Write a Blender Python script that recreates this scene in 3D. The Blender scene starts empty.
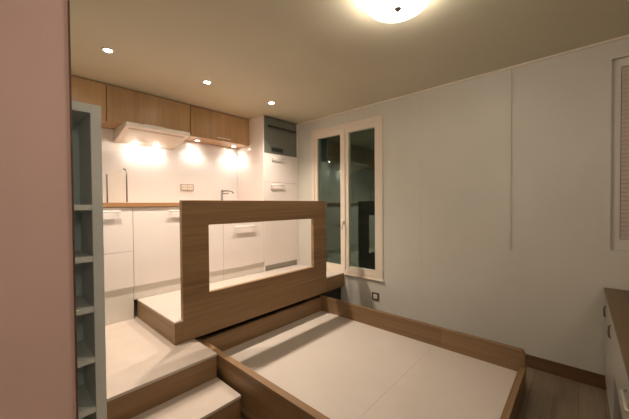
import bpy, bmesh, math
from mathutils import Vector, Matrix
C = bpy.context.scene.collection
S = bpy.context.scene
PI = math.pi

# ------------------------------------------------------------------ materials
def new_mat(name):
    m = bpy.data.materials.new(name); m.use_nodes = True
    nt = m.node_tree
    return m, nt, nt.nodes['Principled BSDF']

def paint(name, col, rough=0.6, var=0.04, scale=3.0, bump=0.0, spec=0.5, coat=0.0):
    m, nt, b = new_mat(name)
    tc = nt.nodes.new('ShaderNodeTexCoord')
    n = nt.nodes.new('ShaderNodeTexNoise'); n.inputs['Scale'].default_value = scale; n.inputs['Detail'].default_value = 5
    nt.links.new(tc.outputs['Object'], n.inputs['Vector'])
    r = nt.nodes.new('ShaderNodeValToRGB')
    r.color_ramp.elements[0].position = 0.3; r.color_ramp.elements[1].position = 0.7
    r.color_ramp.elements[0].color = (*[c * (1 - var) for c in col], 1)
    r.color_ramp.elements[1].color = (*[min(1, c * (1 + var)) for c in col], 1)
    nt.links.new(n.outputs['Fac'], r.inputs['Fac'])
    nt.links.new(r.outputs['Color'], b.inputs['Base Color'])
    b.inputs['Roughness'].default_value = rough
    b.inputs['Specular IOR Level'].default_value = spec
    b.inputs['Coat Weight'].default_value = coat
    b.inputs['Coat Roughness'].default_value = 0.08
    if bump:
        n2 = nt.nodes.new('ShaderNodeTexNoise'); n2.inputs['Scale'].default_value = 90
        nt.links.new(tc.outputs['Object'], n2.inputs['Vector'])
        bp = nt.nodes.new('ShaderNodeBump'); bp.inputs['Strength'].default_value = bump; bp.inputs['Distance'].default_value = 0.002
        nt.links.new(n2.outputs['Fac'], bp.inputs['Height']); nt.links.new(bp.outputs['Normal'], b.inputs['Normal'])
    return m

def wood(name, dark, light, axis='X', rough=0.45, dens=38.0):
    """grain runs along AXIS"""
    m, nt, b = new_mat(name)
    tc = nt.nodes.new('ShaderNodeTexCoord')
    mp = nt.nodes.new('ShaderNodeMapping')
    sc = {'X': (1.1, dens, dens), 'Y': (dens, 1.1, dens), 'Z': (dens, dens, 1.1)}[axis]
    mp.inputs['Scale'].default_value = sc
    nt.links.new(tc.outputs['Object'], mp.inputs['Vector'])
    n = nt.nodes.new('ShaderNodeTexNoise'); n.inputs['Scale'].default_value = 1.0; n.inputs['Detail'].default_value = 7
    n.inputs['Roughness'].default_value = 0.62; n.inputs['Distortion'].default_value = 0.6
    nt.links.new(mp.outputs['Vector'], n.inputs['Vector'])
    mp2 = nt.nodes.new('ShaderNodeMapping'); mp2.inputs['Scale'].default_value = [c * 0.16 for c in sc]
    nt.links.new(tc.outputs['Object'], mp2.inputs['Vector'])
    n2 = nt.nodes.new('ShaderNodeTexNoise'); n2.inputs['Scale'].default_value = 1.0; n2.inputs['Detail'].default_value = 3
    nt.links.new(mp2.outputs['Vector'], n2.inputs['Vector'])
    mx = nt.nodes.new('ShaderNodeMath'); mx.operation = 'MULTIPLY_ADD'; mx.inputs[1].default_value = 0.5
    nt.links.new(n2.outputs['Fac'], mx.inputs[0])
    ml = nt.nodes.new('ShaderNodeMath'); ml.operation = 'MULTIPLY'; ml.inputs[1].default_value = 0.5
    nt.links.new(n.outputs['Fac'], ml.inputs[0]); nt.links.new(ml.outputs[0], mx.inputs[2])
    r = nt.nodes.new('ShaderNodeValToRGB')
    r.color_ramp.elements[0].position = 0.36; r.color_ramp.elements[1].position = 0.62
    r.color_ramp.elements[0].color = (*dark, 1); r.color_ramp.elements[1].color = (*light, 1)
    nt.links.new(mx.outputs[0], r.inputs['Fac'])
    nt.links.new(r.outputs['Color'], b.inputs['Base Color'])
    b.inputs['Roughness'].default_value = rough
    b.inputs['Specular IOR Level'].default_value = 0.35
    return m

def planks(name, dark, light):
    """laminate boards running along X"""
    m, nt, b = new_mat(name)
    tc = nt.nodes.new('ShaderNodeTexCoord')
    br = nt.nodes.new('ShaderNodeTexBrick')
    br.inputs['Scale'].default_value = 1.0; br.inputs['Brick Width'].default_value = 1.2; br.inputs['Row Height'].default_value = 0.13
    br.inputs['Mortar Size'].default_value = 0.002; br.offset = 0.37
    br.inputs['Color1'].default_value = (*dark, 1); br.inputs['Color2'].default_value = (*light, 1)
    br.inputs['Mortar'].default_value = (*[c * 0.7 for c in dark], 1)
    nt.links.new(tc.outputs['Object'], br.inputs['Vector'])
    mp = nt.nodes.new('ShaderNodeMapping'); mp.inputs['Scale'].default_value = (2, 40, 40)
    nt.links.new(tc.outputs['Object'], mp.inputs['Vector'])
    n = nt.nodes.new('ShaderNodeTexNoise'); n.inputs['Scale'].default_value = 1; n.inputs['Detail'].default_value = 6
    nt.links.new(mp.outputs['Vector'], n.inputs['Vector'])
    r = nt.nodes.new('ShaderNodeValToRGB')
    r.color_ramp.elements[0].position = 0.3; r.color_ramp.elements[1].position = 0.7
    r.color_ramp.elements[0].color = (0.72, 0.72, 0.72, 1); r.color_ramp.elements[1].color = (1, 1, 1, 1)
    nt.links.new(n.outputs['Fac'], r.inputs['Fac'])
    mx = nt.nodes.new('ShaderNodeMix'); mx.data_type = 'RGBA'; mx.blend_type = 'MULTIPLY'; mx.inputs['Factor'].default_value = 1
    nt.links.new(br.outputs['Color'], mx.inputs['A']); nt.links.new(r.outputs['Color'], mx.inputs['B'])
    nt.links.new(mx.outputs['Result'], b.inputs['Base Color'])
    b.inputs['Roughness'].default_value = 0.42
    return m

def tiles(name, col, grout):
    m, nt, b = new_mat(name)
    tc = nt.nodes.new('ShaderNodeTexCoord')
    mp = nt.nodes.new('ShaderNodeMapping'); mp.inputs['Rotation'].default_value = (-PI / 2, 0, 0)
    nt.links.new(tc.outputs['Object'], mp.inputs['Vector'])
    br = nt.nodes.new('ShaderNodeTexBrick'); br.offset = 0.0
    br.inputs['Scale'].default_value = 1.0; br.inputs['Brick Width'].default_value = 0.30; br.inputs['Row Height'].default_value = 0.19
    br.inputs['Mortar Size'].default_value = 0.0022
    br.inputs['Color1'].default_value = (*col, 1); br.inputs['Color2'].default_value = (*[c * 0.985 for c in col], 1)
    br.inputs['Mortar'].default_value = (*grout, 1)
    nt.links.new(mp.outputs['Vector'], br.inputs['Vector'])
    nt.links.new(br.outputs['Color'], b.inputs['Base Color'])
    b.inputs['Roughness'].default_value = 0.16
    return m

def metal(name, col, rough):
    m, nt, b = new_mat(name)
    tc = nt.nodes.new('ShaderNodeTexCoord')
    mp = nt.nodes.new('ShaderNodeMapping'); mp.inputs['Scale'].default_value = (4, 300, 300)
    nt.links.new(tc.outputs['Object'], mp.inputs['Vector'])
    n = nt.nodes.new('ShaderNodeTexNoise'); n.inputs['Scale'].default_value = 1
    nt.links.new(mp.outputs['Vector'], n.inputs['Vector'])
    mr = nt.nodes.new('ShaderNodeMapRange'); mr.inputs['To Min'].default_value = rough * 0.8; mr.inputs['To Max'].default_value = rough * 1.2
    nt.links.new(n.outputs['Fac'], mr.inputs['Value']); nt.links.new(mr.outputs['Result'], b.inputs['Roughness'])
    b.inputs['Base Color'].default_value = (*col, 1); b.inputs['Metallic'].default_value = 1
    return m

def emit(name, col, strength):
    m, nt, b = new_mat(name)
    b.inputs['Base Color'].default_value = (0.9, 0.88, 0.85, 1)
    b.inputs['Emission Color'].default_value = (*col, 1); b.inputs['Emission Strength'].default_value = strength
    return m

def pane_glass(name, tint, ior, trans):
    """thin window pane: fresnel reflection over a tinted clear pane"""
    m = bpy.data.materials.new(name); m.use_nodes = True
    nt = m.node_tree; nt.nodes.clear()
    out = nt.nodes.new('ShaderNodeOutputMaterial'); mix = nt.nodes.new('ShaderNodeMixShader')
    fr = nt.nodes.new('ShaderNodeFresnel'); fr.inputs['IOR'].default_value = ior
    tr = nt.nodes.new('ShaderNodeBsdfTransparent'); tr.inputs['Color'].default_value = (*trans, 1)
    gl = nt.nodes.new('ShaderNodeBsdfGlossy'); gl.inputs['Color'].default_value = (*tint, 1); gl.inputs['Roughness'].default_value = 0.01
    ge = nt.nodes.new('ShaderNodeNewGeometry'); inv = nt.nodes.new('ShaderNodeMath'); inv.operation = 'SUBTRACT'; inv.inputs[0].default_value = 1.0
    nt.links.new(ge.outputs['Backfacing'], inv.inputs[1])
    mu = nt.nodes.new('ShaderNodeMath'); mu.operation = 'MULTIPLY'
    nt.links.new(fr.outputs[0], mu.inputs[0]); nt.links.new(inv.outputs[0], mu.inputs[1])
    nt.links.new(mu.outputs[0], mix.inputs[0]); nt.links.new(tr.outputs[0], mix.inputs[1]); nt.links.new(gl.outputs[0], mix.inputs[2])
    nt.links.new(mix.outputs[0], out.inputs['Surface'])
    return m

WARM = (1.0, 0.82, 0.66)
M = dict(
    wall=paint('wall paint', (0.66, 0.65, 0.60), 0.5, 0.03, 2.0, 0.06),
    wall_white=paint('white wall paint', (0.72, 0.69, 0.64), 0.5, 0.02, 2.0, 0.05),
    pink=paint('pink wall paint', (0.88, 0.625, 0.60), 0.6, 0.03, 2.5, 0.05),
    ceiling=paint('ceiling paint', (0.62, 0.585, 0.46), 0.7, 0.03, 1.5, 0.05),
    white_frame=paint('white gloss paint', (0.80, 0.72, 0.62), 0.35, 0.02, 5),
    gloss=paint('white gloss laminate', (0.84, 0.78, 0.755), 0.12, 0.01, 3),
    plinth=paint('white plinth laminate', (0.72, 0.68, 0.62), 0.35, 0.02, 3),
    board=paint('white board', (0.58, 0.525, 0.475), 0.5, 0.03, 4),
    tread=paint('pale step laminate', (0.61, 0.53, 0.465), 0.45, 0.05, 6),
    greyblue=paint('blue grey paint', (0.70, 0.76, 0.74), 0.55, 0.03, 4),
    greyblue_in=paint('blue grey paint inside', (0.58, 0.74, 0.75), 0.6, 0.03, 4),
    oak_x=wood('oak grain along x', (0.205, 0.118, 0.054), (0.355, 0.222, 0.114), 'X'),
    oak_y=wood('oak grain along y', (0.205, 0.118, 0.054), (0.355, 0.222, 0.114), 'Y'),
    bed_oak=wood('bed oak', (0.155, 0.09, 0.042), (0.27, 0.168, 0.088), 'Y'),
    oak_z=wood('oak grain upright', (0.41, 0.255, 0.125), (0.55, 0.355, 0.19), 'Z', 0.3, 26),
    worktop=wood('beech worktop', (0.30, 0.155, 0.07), (0.42, 0.235, 0.11), 'X', 0.35),
    brown=wood('brown baseboard', (0.12, 0.065, 0.032), (0.18, 0.10, 0.052), 'Y'),
    dark_top=wood('dark sideboard top', (0.13, 0.085, 0.04), (0.20, 0.135, 0.065), 'X'),
    floor=planks('floor laminate', (0.23, 0.175, 0.115), (0.29, 0.225, 0.155)),
    tile=tiles('splashback tile', (0.86, 0.84, 0.84), (0.81, 0.785, 0.775)),
    steel=metal('brushed steel', (0.82, 0.80, 0.77), 0.42),
    alu=paint('pale satin aluminium', (0.85, 0.82, 0.79), 0.3, 0.01, 20),
    dark_steel=metal('dark steel', (0.22, 0.21, 0.19), 0.35),
    hood=paint('hood enamel', (0.80, 0.75, 0.68), 0.3, 0.01, 3),
    hood_filter=paint('hood filter', (0.50, 0.45, 0.38), 0.45, 0.05, 60),
    oven_glass=paint('oven glass', (0.15, 0.165, 0.14), 0.06, 0.02, 3, coat=0.8),
    black=paint('black enamel', (0.015, 0.015, 0.015), 0.3, 0.05, 10),
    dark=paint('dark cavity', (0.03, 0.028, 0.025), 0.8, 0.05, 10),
    socket=paint('socket plastic', (0.75, 0.70, 0.64), 0.4, 0.01, 10),
    socket_grey=paint('grey socket frame', (0.40, 0.37, 0.33), 0.4, 0.01, 10),
    socket_brown=paint('brown socket frame', (0.10, 0.06, 0.04), 0.4, 0.02, 10),
    sideboard=paint('sideboard white', (0.46, 0.45, 0.40), 0.35, 0.02, 4),
    blind=paint('blind fabric', (0.62, 0.52, 0.47), 0.8, 0.04, 30),
    glass=pane_glass('window glass', (0.66, 0.92, 0.80), 2.2, (0.80, 0.88, 0.84)),
    clear=pane_glass('clear glass', (1, 1, 1), 1.25, (0.985, 0.98, 0.96)),
    bulb=emit('halogen bulb', (1.0, 0.90, 0.76), 140),
    dome=emit('lamp glass', (1.0, 0.87, 0.72), 22.0),
)

# ------------------------------------------------------------------ geometry helpers
def box(bm, x0, x1, y0, y1, z0, z1, bev=0.0):
    r = bmesh.ops.create_cube(bm, size=1.0)
    vs = r['verts']
    for v in vs:
        v.co = Vector((x0 if v.co.x < 0 else x1, y0 if v.co.y < 0 else y1, z0 if v.co.z < 0 else z1))
    if bev:
        es = list({e for v in vs for e in v.link_edges})
        bmesh.ops.bevel(bm, geom=es, offset=bev, segments=2, affect='EDGES', profile=0.6)
    return bm

def B(*a, bev=0.002):
    return box(bmesh.new(), *a, bev=bev)

def tube(bm, pts, r, n=12):
    pts = [Vector(p) for p in pts]
    rings = []
    for i, p in enumerate(pts):
        d = (pts[min(i + 1, len(pts) - 1)] - pts[max(i - 1, 0)]).normalized()
        a = d.orthogonal().normalized() if abs(d.z) > 0.9 else d.cross(Vector((0, 0, 1))).normalized()
        b = d.cross(a)
        rings.append([bm.verts.new(p + (a * math.cos(t) + b * math.sin(t)) * r) for t in (2 * PI * k / n for k in range(n))])
    for q in range(len(rings) - 1):
        best = min(range(n), key=lambda s: sum((rings[q][k].co - rings[q + 1][(k + s) % n].co).length for k in range(n)))
        rings[q + 1] = rings[q + 1][best:] + rings[q + 1][:best]
        for k in range(n):
            bm.faces.new((rings[q][k], rings[q][(k + 1) % n], rings[q + 1][(k + 1) % n], rings[q + 1][k]))
    bm.faces.new(rings[0][::-1]); bm.faces.new(rings[-1])
    return bm

def lathe(bm, prof, c, n=48):
    """PROF: (radius, z) from one end to the other, about the upright axis through C"""
    rows = []
    for r, z in prof:
        if r < 1e-6: rows.append([bm.verts.new((c[0], c[1], z))])
        else: rows.append([bm.verts.new((c[0] + r * math.cos(2 * PI * k / n), c[1] + r * math.sin(2 * PI * k / n), z)) for k in range(n)])
    for a, b in zip(rows, rows[1:]):
        for k in range(n):
            f = [a[k % len(a)], a[(k + 1) % n % len(a)], b[(k + 1) % n % len(b)], b[k % len(b)]]
            f = list(dict.fromkeys(f))
            if len(f) > 2: bm.faces.new(f)
    return bm

def prism(bm, poly, axis, a, b):
    """POLY: 2D points in the two other axes, in order; extruded along AXIS from a to b"""
    def p(u, v, w): return {'x': (w, u, v), 'y': (u, w, v), 'z': (u, v, w)}[axis]
    A = [bm.verts.new(p(u, v, a)) for u, v in poly]; Bv = [bm.verts.new(p(u, v, b)) for u, v in poly]
    n = len(poly)
    bm.faces.new(A); bm.faces.new(Bv[::-1])
    for i in range(n): bm.faces.new((A[i], A[(i + 1) % n], Bv[(i + 1) % n], Bv[i]))
    return bm

def frame(bm, axis, at0, at1, u0, u1, v0, v1, w, wt=None, wb=None):
    """a rectangular ring: outer u0..u1, v0..v1; stile width W; AXIS is its thickness axis"""
    wt = w if wt is None else wt; wb = w if wb is None else wb
    for (a, b, c, d) in ((u0, u0 + w, v0, v1), (u1 - w, u1, v0, v1), (u0 + w, u1 - w, v1 - wt, v1), (u0 + w, u1 - w, v0, v0 + wb)):
        if axis == 'x': box(bm, at0, at1, a, b, c, d)
        else: box(bm, a, b, at0, at1, c, d)
    return bm

def ring_panel(bm, x0, x1, y0, y1, z0, z1, a0, a1, c0, c1):
    """one continuous board in the xz plane with a rectangular opening a0..a1, c0..c1"""
    vs = {}
    for y in (y0, y1):
        o = [bm.verts.new((x, y, z)) for x, z in ((x0, z0), (x1, z0), (x1, z1), (x0, z1))]
        i = [bm.verts.new((x, y, z)) for x, z in ((a0, c0), (a1, c0), (a1, c1), (a0, c1))]
        vs[y] = (o, i)
        for k in range(4): bm.faces.new((o[k], o[(k + 1) % 4], i[(k + 1) % 4], i[k]))
    for q in (0, 1):
        for k in range(4):
            bm.faces.new((vs[y0][q][k], vs[y0][q][(k + 1) % 4], vs[y1][q][(k + 1) % 4], vs[y1][q][k]))
    bmesh.ops.bevel(bm, geom=list(bm.edges), offset=0.0015, segments=1, affect='EDGES')
    return bm

# ------------------------------------------------------------------ object helpers
def root_loc(o):
    while o.parent: o = o.parent
    return o.location

def obj(name, bm, mat, parent=None, smooth=False, label=None):
    bmesh.ops.recalc_face_normals(bm, faces=bm.faces)
    if parent is not None:
        bmesh.ops.translate(bm, verts=bm.verts, vec=-root_loc(parent))
    me = bpy.data.meshes.new(name); bm.to_mesh(me); bm.free()
    if smooth:
        for p in me.polygons: p.use_smooth = True
    me.materials.append(mat)
    o = bpy.data.objects.new(name, me); C.objects.link(o)
    if parent is not None: o.parent = parent
    if label: o['label'] = label
    return o

def thing(name, label, cat, loc, group=None):
    o = bpy.data.objects.new(name, None); C.objects.link(o); o.location = loc; o.empty_display_size = 0.1
    o['label'] = label; o['category'] = cat
    if group: o['group'] = group
    return o

def tag(o, label, cat, group=None):
    o['label'] = label; o['category'] = cat
    if group: o['group'] = group
    return o

def struct(name, bm, mat, parent=None):
    o = obj(name, bm, mat, parent)
    if parent is None: o['kind'] = 'structure'
    return o

def copy_tree(o, parent=None):
    c = o.copy(); C.objects.link(c)
    if parent is not None: c.parent = parent
    for ch in list(o.children): copy_tree(ch, c)
    return c

def bar_handle(parent, x0, x1, y, z, out=0.029, r=0.0075, mat=None):
    """bar handle on a front facing -y at y"""
    bm = bmesh.new()
    tube(bm, [(x0, y - out, z), (x1, y - out, z)], r)
    for x in (x0 + 0.02, x1 - 0.02):
        tube(bm, [(x, y - out, z), (x, y + 0.001, z)], r * 0.8)
    return obj('handle', bm, mat or M['alu'], parent, True, 'pale metal bar handle')

# ------------------------------------------------------------------ room
H = 1.344
XW, YW, ZC = 2.948, 3.577, 2.487
XL, YR = -1.6, -2.2          # walls left of and behind the viewer
struct('floor', B(XL - .1, XW + .2, YR - .1, YW + .1, -0.1, 0, bev=0), M['floor'])
struct('ceiling', B(XL - .1, XW + .2, YR - .1, YW + .1, ZC, ZC + .1, bev=0), M['ceiling'])
struct('wall_back', B(XL - .1, XW + .2, YW, YW + .1, 0, ZC, bev=0), M['wall_white'])
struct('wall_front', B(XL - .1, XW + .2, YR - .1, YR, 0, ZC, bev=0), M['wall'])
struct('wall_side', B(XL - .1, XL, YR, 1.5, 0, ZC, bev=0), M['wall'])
struct('wall_inner', B(-0.34, -0.24, 1.6, YW, 0, ZC, bev=0), M['wall'])
struct('wall_left', B(XL - .1, 0.221, 1.5, 1.6, 0, ZC, bev=0), M['pink'])
struct('trim_1', B(0.217, 0.2225, 1.492, 1.61, 0, ZC, bev=0.0005), M['brown'])

W1 = (1.636, 2.71, 0.49, 2.333)      # y0 y1 z0 z1
W2 = (-1.30, -0.158, 1.006, 2.349)
bm = bmesh.new()
xa, xb = XW, XW + 0.2
for y0, y1, z0, z1 in ((YR - .1, W2[0], 0, ZC), (W2[1], W1[0], 0, ZC), (W1[1], YW + .1, 0, ZC),
                       (W2[0], W2[1], 0, W2[2]), (W2[0], W2[1], W2[3], ZC), (W1[0], W1[1], 0, W1[2]), (W1[0], W1[1], W1[3], ZC)):
    box(bm, xa, xb, y0, y1, z0, z1)
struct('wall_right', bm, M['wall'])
struct('baseboard_right', B(XW - 0.014, XW - 0.0005, -0.148, 2.17, 0.0, 0.1, bev=0.003), M['brown'])
struct('trim_2', B(XW - 0.014, XW - 0.0003, YR, 2.96, ZC - 0.016, ZC, bev=0.002), M['white_frame'])
struct('trim_3', B(XW - 0.011, XW - 0.0003, 0.431, 0.449, 0.95, ZC - 0.0165, bev=0.002), M['wall'])
struct('trim_4', B(XW - 0.002, XW - 0.0003, 1.20, 1.212, 0.60, ZC - 0.0165, bev=0.001), M['wall'])

# window beside the kitchen: two casements
w1 = obj('window_1', frame(bmesh.new(), 'x', XW - 0.012, XW + 0.06, W1[0], W1[1], W1[2], W1[3], 0.045, 0.05, 0.045), M['white_frame'])
w1['kind'] = 'structure'
for y0, y1 in ((2.172, 2.664), (1.682, 2.160)):
    s = obj('sash', frame(bmesh.new(), 'x', XW - 0.004, XW + 0.045, y0, y1, 0.536, 2.282, 0.055, 0.060, 0.045), M['white_frame'], w1)
    obj('pane', B(XW + 0.018, XW + 0.024, y0 + 0.052, y1 - 0.052, 0.578, 2.225, bev=0), M['glass'], s)
obj('centre_bead', B(XW - 0.016, XW + 0.004, 2.150, 2.182, 0.536, 2.282, bev=0.006), M['white_frame'], w1)
bm = bmesh.new()
lathe(bm, [(0, 1.10), (0.012, 1.10), (0.012, 1.155), (0, 1.155)], (XW - 0.022, 2.166), 16)
tube(bm, [(XW - 0.02, 2.166, 1.13), (XW - 0.05, 2.166, 1.13), (XW - 0.055, 2.166, 1.11), (XW - 0.055, 2.166, 1.03)], 0.007)
obj('window_handle', bm, M['white_frame'], w1, True)
obj('window_sill', B(XW - 0.022, XW + 0.06, W1[0] - 0.012, 2.17, 0.470, 0.489, bev=0.004), M['white_frame'], w1)

# second window at the right, in a recess, its blind down
w2 = obj('window_2', frame(bmesh.new(), 'x', XW + 0.035, XW + 0.15, W2[0], W2[1], W2[2], W2[3], 0.05, 0.055, 0.075), M['wall_white'])
w2['kind'] = 'structure'
obj('pane', B(XW + 0.125, XW + 0.131, W2[0] + .055, W2[1] - .055, W2[2] + .07, W2[3] - .055, bev=0), M['glass'], w2)
bm = bmesh.new()
for k in range(40):
    z = W2[2] + 0.078 + k * 0.0302
    box(bm, XW + 0.043, XW + 0.047, W2[0] + .053, W2[1] - .053, z, z + 0.0285)
obj('blind', bm, M['blind'], w2)

# ------------------------------------------------------------------ steps and platform
XS0, XS1 = 0.395, 1.028
YP, YK = 2.18, 2.977
ZL, ZS, ZP = 0.325, 0.160, 0.493
t = thing('stair_landing', 'broad upper step with pale top and oak riser below the kitchen platform', 'step', (0.7, 2.4, 0))
obj('tread', B(XS0, XS1, 1.846, 3.56, ZL - 0.018, ZL, bev=0.0015), M['tread'], t, label='pale laminate top')
obj('riser', B(XS0, XS1 - .002, 1.852, 1.872, 0, ZL - 0.018, bev=0.001), M['oak_x'], t)
obj('side_panel', B(XS1 - 0.02, XS1 - .002, 1.872, 3.5, 0, ZL - 0.018, bev=0.001), M['oak_y'], t)
obj('side_panel', B(XS0, XS0 + .018, 1.872, 3.5, 0, ZL - 0.018, bev=0.001), M['oak_y'], t)
t = thing('bottom_step', 'narrow lowest step standing on the floor beside the bed', 'step', (0.7, 1.7, 0))
obj('tread', B(XS0, XS1, 1.558, 1.850, ZS - 0.018, ZS, bev=0.0015), M['tread'], t, label='pale laminate top')
obj('riser', B(XS0, XS1 - .002, 1.563, 1.583, 0, ZS - 0.018, bev=0.001), M['oak_x'], t)
obj('side_panel', B(XS1 - 0.02, XS1 - .002, 1.583, 1.850, 0, ZS - 0.018, bev=0.001), M['oak_y'], t)

XA, XPL, XPR = 0.883, 0.946, 2.606
t = thing('kitchen_platform', 'raised kitchen floor with white top and oak fascia above the bed', 'platform', (1.9, 2.6, ZL))
bm = bmesh.new()
prism(bm, [(XA, YP), (XPL - .0005, YP), (XPL - .0005, YP + .041), (XPR + .0005, YP + .041), (XPR + .0005, YP), (XW - .001, YP), (XW - .001, YK + .012), (XA, YK + .012)], 'z', ZP - 0.012, ZP)
obj('top_panel', bm, M['board'], t, label='white painted floor panel')
obj('fascia', B(XA, XPL - .0005, YP, YP + .04, ZL + .001, ZP - .0125, bev=0.001), M['oak_x'], t)
obj('fascia', B(XPR + .0005, XW - .001, YP, YP + .04, ZL + .001, ZP - .0125, bev=0.001), M['oak_x'], t)
obj('side_fascia', B(XA, XA + .02, YP + .041, YK + .012, ZL + .001, ZP - .0125, bev=0.001), M['oak_y'], t)
obj('void_shade_panel', B(2.575, XW - .002, YP + .05, YP + .068, 0.0, ZL + .019, bev=0.001), M['dark'], t, label='near-black panel standing in for the shade under the platform')  # added near-black sheet: paints the shade of the open void under the platform
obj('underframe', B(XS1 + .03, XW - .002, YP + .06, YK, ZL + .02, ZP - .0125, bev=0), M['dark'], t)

g = obj('guard_panel', ring_panel(bmesh.new(), XPL, XPR, YP, YP + .04, ZL + .001, 1.384, 1.157, 2.390, 0.654, 1.190), M['oak_x'])
tag(g, 'oak guard panel with one large rectangular opening at the platform edge', 'railing')

# ------------------------------------------------------------------ pull-out bed
ZB = 0.297
t = thing('pull_out_bed', 'low oak bed box with bare white base, pulled out from under the platform', 'bed', (1.8, 1.2, 0))
obj('side_board', B(1.053, 1.097, 0.3165, 2.215, 0.012, ZB, bev=0.0015), M['oak_y'], t)
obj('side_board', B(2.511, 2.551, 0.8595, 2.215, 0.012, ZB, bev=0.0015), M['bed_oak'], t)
bm = bmesh.new()
prism(bm, [(0.317, 0.012), (0.858, 0.012), (0.858, ZB), (0.298, ZB), (0.284, 0.272), (0.284, 0.179), (0.317, 0.179)], 'x', 2.511, 2.551)
obj('side_board', bm, wood('lighter oak', (0.19, 0.112, 0.055), (0.31, 0.195, 0.105), 'Y'), t, label='lighter oak length of board')
obj('back_board', B(1.0975, 2.5105, 2.178, 2.215, 0.012, ZB - 0.012, bev=0.0015), M['oak_x'], t)
obj('end_board', B(1.053, 2.551, 0.279, 0.316, 0.012, 0.178, bev=0.0015), M['oak_x'], t)
obj('base_panel', B(1.0975, 2.5105, 0.915, 2.1775, 0.116, 0.138, bev=0.001), M['board'], t)
obj('base_panel', B(1.0975, 2.5105, 0.3165, 0.9141, 0.116, 0.138, bev=0.001), M['board'], t)

# ------------------------------------------------------------------ kitchen units
ZW = 1.373
def base_unit(name, label, x0, x1, zbot, fronts, hx0, hx1):
    t = thing(name, label, 'cabinet', ((x0 + x1) / 2, 3.2, zbot))
    obj('body', B(x0 + .001, x1 - .001, YK + .021, YW - .014, 0.616, ZW - .0395, bev=0.001), M['gloss'], t)
    obj('plinth', B(x0 + .001, x1 - .001, YK + .014, YK + .030, zbot + .001, 0.6155, bev=0.001), M['plinth'], t)
    for z0, z1, zh in fronts:
        d = obj('drawer' if z1 - z0 < .5 else 'door', B(x0 + .0015, x1 - .0015, YK, YK + .0205, z0 + .0015, z1 - .0015, bev=0.0015), M['gloss'], t)
        if zh: bar_handle(d, hx0, hx1, YK, zh)
    return t
base_unit('base_cabinet', 'white two-front base cabinet nearest the grey shelf tower', 0.36, 0.856, ZL, ((0.616, 0.937, None), (0.937, 1.331, 1.297)), 0.462, 0.757)
base_unit('base_cabinet', 'wide white base cabinet with one tall front below the range hood', 0.857, 1.753, ZP, ((0.616, 1.331, 1.293),), 1.16, 1.45)
base_unit('base_cabinet', 'white base cabinet below the tap, seen through the guard panel opening', 1.754, 2.325, ZP, ((0.616, 1.128, 1.091), (1.128, 1.331, None)), 1.892, 2.189)
w = obj('worktop', B(0.34, 2.326, YK - .014, YW - .013, ZW - .038, ZW, bev=0.002), M['worktop'])
tag(w, 'long wooden kitchen worktop over the white base cabinets', 'worktop')
s = obj('trim_5', B(-0.235, 2.327, YW - .012, YW - .0005, ZW + .0005, 2.131, bev=0.0008), M['tile'])
s['kind'] = 'structure'

# tall housing with fridge doors and the oven on top
t = thing('tall_cabinet', 'tall white fridge housing in the corner beside the window', 'cabinet', (2.63, 3.2, ZP))
bm = bmesh.new()
box(bm, 2.329, 2.344, YK + .002, YW - .001, ZP + .001, ZC - .002)
box(bm, 2.920, 2.935, YK + .002, YW - .001, ZP + .001, ZC - .002)
box(bm, 2.344, 2.920, YK + .05, YW - .001, ZP + .07, 2.012)
box(bm, 2.344, 2.920, YW - .02, YW - .001, 2.012, ZC - .002)
obj('body', bm, M['gloss'], t)
obj('plinth', B(2.345, 2.919, YK + .02, YK + .035, ZP + .001, ZP + .068, bev=0.001), M['socket_grey'], t)
d = obj('door', B(2.3455, 2.9185, YK, YK + .02, 0.565, 1.636, bev=0.002), M['gloss'], t)
bar_handle(d, 2.432, 2.663, YK, 1.603)
d = obj('door', B(2.3455, 2.9185, YK, YK + .02, 1.640, 2.010, bev=0.002), M['gloss'], t)
bar_handle(d, 2.452, 2.655, YK, 1.952)
obj('filler', B(2.9355, XW - .0005, YK + .004, YK + .02, ZP + .001, ZC - .017, bev=0.001), M['gloss'], t)

t = thing('built_in_oven', 'dark glass built-in oven at the top of the tall white housing', 'oven', (2.63, 3.2, 2.014))
obj('case', B(2.3455, 2.9185, YK + .022, YW - .03, 2.014, 2.474, bev=0.001), M['black'], t)
d = obj('oven_door', B(2.3455, 2.9185, YK - .002, YK + .0215, 2.015, 2.474, bev=0.003), M['oven_glass'], t)
bm = bmesh.new()
box(bm, 2.384, 2.866, YK - .045, YK - .028, 2.345, 2.362, .003)
for x in (2.41, 2.83): box(bm, x, x + .02, YK - .03, YK - .001, 2.347, 2.360)
obj('handle', bm, M['black'], d, label='black bar handle')
obj('display', B(2.46, 2.66, YK - .0035, YK - .0015, 2.040, 2.092, bev=0.0005), M['black'], d)

# wall cabinets (the first one copied)
YU = 3.271
def wall_unit():
    t = thing('wall_cabinet', 'oak wall cabinet above the shelf tower', 'cabinet', (0.34, 3.4, 2.133), None)
    x0, x1 = -0.055, 0.739
    obj('body', B(x0 + .001, x1 - .001, YU + .019, YW - .001, 2.133, 2.479, bev=0.001), M['oak_z'], t)
    d = obj('door', B(x0 + .003, x1 - .003, YU, YU + .0185, 2.1345, 2.478, bev=0.0015), M['oak_z'], t)
    bar_handle(d, x0 + .31, x0 + .50, YU, 2.162, 0.028, 0.005)
    return t
u = wall_unit(); u['label'] = 'oak wall cabinet left of the hood, partly behind the pink wall'
u2 = copy_tree(u); u2.location.x += 0.795; u2['label'] = 'oak wall cabinet directly above the range hood'
u3 = copy_tree(u); u3.location.x += 1.590; u3['label'] = 'oak wall cabinet between the hood and the tall white housing'
for q in (u, u2, u3): q['group'] = 'oak wall cabinets under the ceiling'

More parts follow.
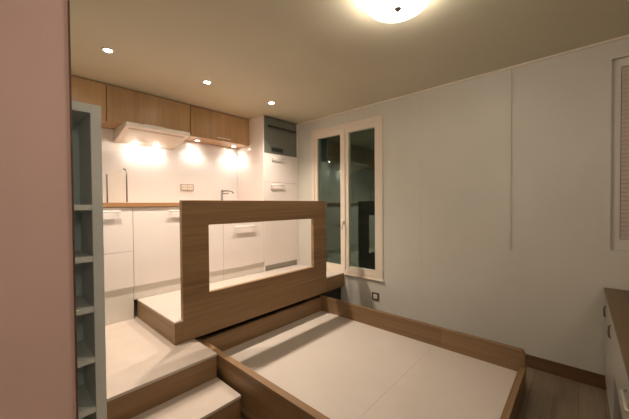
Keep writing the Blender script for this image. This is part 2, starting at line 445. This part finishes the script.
# range hood: a slim wedge, front higher than back
t = thing('range_hood', 'slim white range hood with sloping underside below the middle oak cabinet', 'range hood', (1.16, 3.3, 2.0))
HX0, HX1, YF = 0.86, 1.463, 3.13
def zu(y): return 2.098 + (2.0 - 2.098) * (y - YF) / (YW - .014 - YF)
bm = bmesh.new()
prism(bm, [(YF, 2.098), (YW - .014, 2.0), (YW - .014, 2.1315), (YF, 2.1315)], 'x', HX0, HX1)
bmesh.ops.bevel(bm, geom=list(bm.edges), offset=0.003, segments=2, affect='EDGES')
obj('body', bm, M['hood'], t)
bm = bmesh.new()
for y0, y1 in ((YF + .045, YF + .075),):
    prism(bm, [(y0, zu(y0) + .002), (y1, zu(y1) + .002), (y1, zu(y1) - .003), (y0, zu(y0) - .003)], 'x', HX0 + .035, HX1 - .04)
obj('vent_slot', bm, M['hood_filter'], t)
bm = bmesh.new()
y0, y1 = YF + .10, YF + .36
prism(bm, [(y0, zu(y0) + .002), (y1, zu(y1) + .002), (y1, zu(y1) - .002), (y0, zu(y0) - .002)], 'x', HX0 + .05, HX1 - .05)
obj('underside_panel', bm, M['hood'], t)
HL = [(1.045, 3.515), (1.262, 3.515)]
for x, y in HL:
    obj('hood_lamp', lathe(bmesh.new(), [(0, zu(y) - .006), (.02, zu(y) - .006), (.024, zu(y) + .004), (0, zu(y) + .004)], (x, y), 24), M['bulb'], t)

# shelf tower
t = thing('shelf_tower', 'tall narrow blue-grey shelf tower beside the pink wall and the steps', 'shelf', (0.08, 2.0, 0))
SX0, SX1, SY0, SY1, SH = -0.22, 0.388, 1.82, 2.12, 1.856
for x0 in (SX0, SX1 - .045):
    obj('side_panel', B(x0, x0 + .045, SY0, SY1, 0.0, SH, bev=0.001), M['greyblue'], t)
obj('top_panel', B(SX0 + .0455, SX1 - .0455, SY0, SY1, SH - .045, SH, bev=0.001), M['greyblue'], t)
obj('back_panel', B(SX0 + .0455, SX1 - .0455, SY1 - .012, SY1, 0.0, SH - .0455, bev=0), M['greyblue_in'], t)
for z in (0.055, 0.310, 0.565, 0.822, 1.078, 1.338):
    obj('shelf', B(SX0 + .0455, SX1 - .0455, SY0 + .002, SY1 - .0125, z - .014, z + .014, bev=0.001), M['greyblue'], t)

# ------------------------------------------------------------------ small things in the kitchen
t = thing('splash_screen', 'clear glass splash screen standing on the worktop below the hood end', 'screen', (0.82, 3.3, ZW))
A, Bq = Vector((0.846, 3.10, 0)), Vector((0.797, 3.555, 0))
def sp(u, z): return (A + (Bq - A) * u) + Vector((0, 0, z))
out = [sp(0, ZW + .001), sp(0, 1.635), sp(.02, 1.66), sp(.06, 1.682), sp(.13, 1.69), sp(1, 1.665), sp(1, ZW + .001)]
nrm = (Bq - A).cross(Vector((0, 0, 1))).normalized() * 0.0025
bm = bmesh.new()
f = [bm.verts.new(p + nrm) for p in out]; k = [bm.verts.new(p - nrm) for p in out]
bm.faces.new(f); bm.faces.new(k[::-1])
for i in range(len(out)): bm.faces.new((f[i], f[(i + 1) % len(out)], k[(i + 1) % len(out)], k[i]))
obj('pane', bm, M['clear'], t)
obj('edge_frame', tube(bmesh.new(), [out[0] + Vector((0, 0, .005))] + out[1:5], 0.006, 8), M['dark_steel'], t, True)
obj('edge_frame', tube(bmesh.new(), [out[5], out[6] + Vector((0, 0, .005))], 0.006, 8), M['dark_steel'], t, True)

t = thing('kitchen_tap', 'slim steel tap standing at the back of the worktop', 'tap', (2.03, 3.47, ZW))
obj('body', lathe(bmesh.new(), [(0, ZW + .0005), (.026, ZW + .0005), (.026, ZW + .012), (.014, ZW + .016), (.014, ZW + .17), (0, ZW + .172)], (2.03, 3.47), 24), M['dark_steel'], t, True)
obj('spout', tube(bmesh.new(), [(2.03, 3.47, ZW + .155), (2.06, 3.40, ZW + .158), (2.09, 3.33, ZW + .150), (2.10, 3.31, ZW + .125)], 0.009), M['dark_steel'], t, True)
obj('lever', tube(bmesh.new(), [(2.04, 3.47, ZW + .125), (2.09, 3.465, ZW + .122), (2.125, 3.46, ZW + .128)], 0.007), M['dark_steel'], t, True)

t = thing('double_socket', 'white double power socket on the tiled splashback', 'socket', (1.616, YW - .012, 1.524))
ys = YW - .0125
obj('frame', frame(bmesh.new(), 'y', ys - .009, ys, 1.537, 1.696, 1.524, 1.604, .008), M['socket_grey'], t, label='grey outer frame')
for x0 in (1.546, 1.6185):
    bm = B(x0, x0 + .0685, ys - .010, ys, 1.533, 1.595, bev=0.002)
    i = obj('socket_insert', bm, M['socket'], t)
    c = (x0 + .034, 1.564)
    bm = bmesh.new()
    for dx in (-.010, .010): box(bm, c[0] + dx - .003, c[0] + dx + .003, ys - .0108, ys - .0098, c[1] - .003, c[1] + .003)
    obj('pin_hole', bm, M['black'], i)

t = thing('wall_socket', 'small brown-framed power socket on the grey wall below the window', 'socket', (XW, 1.733, 0.25))
obj('frame', frame(bmesh.new(), 'x', XW - .011, XW - .0005, 1.690, 1.776, 0.246, 0.330, .017), M['socket_brown'], t, label='dark brown outer frame')
i = obj('socket_insert', B(XW - .012, XW - .0005, 1.7075, 1.7585, 0.2635, 0.3125, bev=0.003), M['socket'], t, label='white centre')
bm = bmesh.new()
for dy in (-.009, .009): box(bm, XW - .0128, XW - .0118, 1.733 + dy - .003, 1.733 + dy + .003, 0.285, 0.291)
obj('pin_hole', bm, M['black'], i)

# ------------------------------------------------------------------ lamps
def light(name, kind, loc, energy, size=0.03, cone=None, blend=0.5, col=WARM):
    d = bpy.data.lights.new(name, kind); d.energy = energy; d.color = col
    d.shadow_soft_size = size
    if cone: d.spot_size = math.radians(cone); d.spot_blend = blend
    o = bpy.data.objects.new(name, d); C.objects.link(o); o.location = loc
    return o

def spot_fixture(name, label, x, y, z, r, group):
    t = thing(name, label, 'spotlight', (x, y, z), group)
    obj('trim_ring', lathe(bmesh.new(), [(r * .68, z - .001), (r * .72, z - .006), (r, z - .004), (r, z - .0003), (r * .68, z - .0003)], (x, y), 32), M['white_frame'], t, True)
    obj('bulb', lathe(bmesh.new(), [(0, z - .006), (r * .45, z - .005), (r * .66, z - .0015), (0, z - .0008)], (x, y), 24), M['bulb'], t, True)
    return t
CS = [(0.597, 2.57), (1.366, 2.57), (2.132, 2.57)]
s0 = spot_fixture('ceiling_spotlight', 'recessed ceiling spotlight nearest the pink wall', CS[0][0], CS[0][1], ZC, 0.04, 'recessed ceiling spotlights')
for (x, y), lab in zip(CS[1:], ('middle recessed ceiling spotlight, above the guard panel opening', 'recessed ceiling spotlight nearest the dark oven')):
    c = copy_tree(s0); c.location = (x, y, ZC); c['label'] = lab
US = [(1.697, 3.45), (2.202, 3.45)]
s1 = spot_fixture('cabinet_spotlight', 'small spotlight under the oak cabinet, next to the hood', US[0][0], US[0][1], 2.133, 0.032, 'spotlights under the oak cabinet')
c = copy_tree(s1); c.location = (US[1][0], US[1][1], 2.133); c['label'] = 'small spotlight under the oak cabinet, next to the tall white housing'
for x, y in CS: light('ceiling_spot_light', 'SPOT', (x, y, ZC - .012), 75, 0.025, 120, 0.8)
for x, y in US: light('cabinet_spot_light', 'SPOT', (x, y, 2.133 - .012), 4.5, 0.015, 125, 0.7, (1.0, 0.91, 0.81))
for x, y in HL: light('hood_spot_light', 'SPOT', (x, y, zu(y) - .012), 2.6, 0.015, 125, 0.7, (1.0, 0.91, 0.81))

LX, LY = 1.468, 0.723
t = thing('ceiling_lamp', 'glowing ceiling lamp with a white glass ring around a small dark knob', 'lamp', (LX, LY, ZC))
obj('base_plate', lathe(bmesh.new(), [(0, ZC - .0005), (.075, ZC - .0005), (.075, ZC - .014), (.068, ZC - .018), (0, ZC - .018)], (LX, LY)), M['white_frame'], t, True)
obj('stem', lathe(bmesh.new(), [(0, ZC - .018), (.008, ZC - .018), (.008, ZC - .096), (0, ZC - .096)], (LX, LY), 20), M['steel'], t, True)
zb = ZC - .0965
obj('knob', lathe(bmesh.new(), [(0, zb), (.016, zb), (.020, zb - .006), (.020, zb - .016), (.010, zb - .022), (.006, zb - .028), (0, zb - .029)], (LX, LY), 24), M['dark_steel'], t, True)
ring = [(0.104 + 0.060 * math.cos(q), ZC - .064 + 0.038 * math.sin(q)) for q in [2 * PI * k / 24 for k in range(25)]]
bm = lathe(bmesh.new(), ring, (LX, LY), 48)
bmesh.ops.remove_doubles(bm, verts=bm.verts, dist=1e-5)
obj('glass_shade', bm, M['dome'], t, True, 'glowing white glass ring')
for k in range(3):
    a = k * PI * 2 / 3 + 0.15
    ca, sa = math.cos(a), math.sin(a)
    obj('arm', tube(bmesh.new(), [(LX + .007 * ca, LY + .007 * sa, ZC - .058), (LX + .050 * ca, LY + .050 * sa, ZC - .060)], 0.004, 10), M['steel'], t, True)

# the hall lamp behind the viewer, outside the frame
light('hall_light', 'POINT', (-0.05, -0.8, 2.15), 19, 0.30)

# ------------------------------------------------------------------ sideboard at the right
t = thing('sideboard', 'white sideboard with brown wooden top against the grey wall', 'sideboard', (2.2, -0.35, 0))
YD = -0.130
obj('top_panel', B(1.30, XW - .002, -0.58, YD, 0.713, 0.735, bev=0.002), M['dark_top'], t, label='brown wooden top')
obj('body', B(2.245, XW - .015, -0.57, YD - .030, 0.06, 0.7125, bev=0.001), M['sideboard'], t)
obj('plinth', B(2.26, XW - .016, -0.56, YD - .06, 0.0, 0.0595, bev=0), M['dark'], t)
def vertical_handle(parent, x, z0, z1, y):
    bm = bmesh.new()
    tube(bm, [(x, y + .001, z0), (x, y + .009, z0 + .005), (x, y + .011, (z0 + z1) / 2), (x, y + .009, z1 - .005), (x, y + .001, z1)], .005, 8)
    return obj('handle', bm, M['dark_steel'], parent, True, 'dark metal handle')
for x0, x1, xh in ((2.595, XW - .018, 2.885), (2.247, 2.591, 2.455)):
    d = obj('door', B(x0, x1, YD - .0295, YD - .010, 0.065, 0.708, bev=0.002), M['sideboard'], t)
    vertical_handle(d, xh, 0.54, 0.615, YD - .010)
obj('drawer_box', B(1.33, 2.195, -0.57, YD - .030, 0.445, 0.7125, bev=0.001), M['sideboard'], t)
d = obj('drawer', B(1.332, 2.193, YD - .0295, YD - .006, 0.440, 0.708, bev=0.002), M['sideboard'], t)
bm = bmesh.new()
tube(bm, [(1.45, YD - .007, .63), (1.455, YD + .008, .63), (1.60, YD + .008, .63), (1.605, YD - .007, .63)], .005, 8)
obj('handle', bm, M['steel'], d, True, 'steel bar handle')
obj('side_panel', B(1.302, 1.328, -0.575, YD - .01, 0.0, 0.7125, bev=0.001), M['sideboard'], t)
obj('back_panel', B(1.33, 2.243, -0.578, -0.562, 0.0, 0.7125, bev=0), M['dark'], t)

# ------------------------------------------------------------------ night outside, camera, view
wd = bpy.data.worlds.new('night'); S.world = wd; wd.use_nodes = True
wd.node_tree.nodes['Background'].inputs[0].default_value = (0.010, 0.014, 0.013, 1)
wd.node_tree.nodes['Background'].inputs[1].default_value = 0.4

f_px, yaw, pitch, roll = 293.34, 0.8347, 0.0168, -0.0073
cy, sy, cp, spn = math.cos(yaw), math.sin(yaw), math.cos(pitch), math.sin(pitch)
fw = Vector((sy * cp, cy * cp, -spn)); rt = Vector((cy, -sy, 0)); up = rt.cross(fw)
rt2 = rt * math.cos(roll) + up * math.sin(roll); up2 = up * math.cos(roll) - rt * math.sin(roll)
cd = bpy.data.cameras.new('camera'); cam = bpy.data.objects.new('camera', cd); C.objects.link(cam)
cd.sensor_width = 36; cd.sensor_fit = 'HORIZONTAL'; cd.lens = f_px / 629 * 36; cd.clip_start = 0.02
mw = Matrix((rt2, up2, -fw)).transposed().to_4x4(); mw.translation = (0, 0, H)
cam.matrix_world = mw
S.camera = cam
vs = S.view_settings
vs.view_transform = 'Standard'; vs.look = 'None'; vs.gamma = 1; vs.use_curve_mapping = False
vs.exposure = 0.25
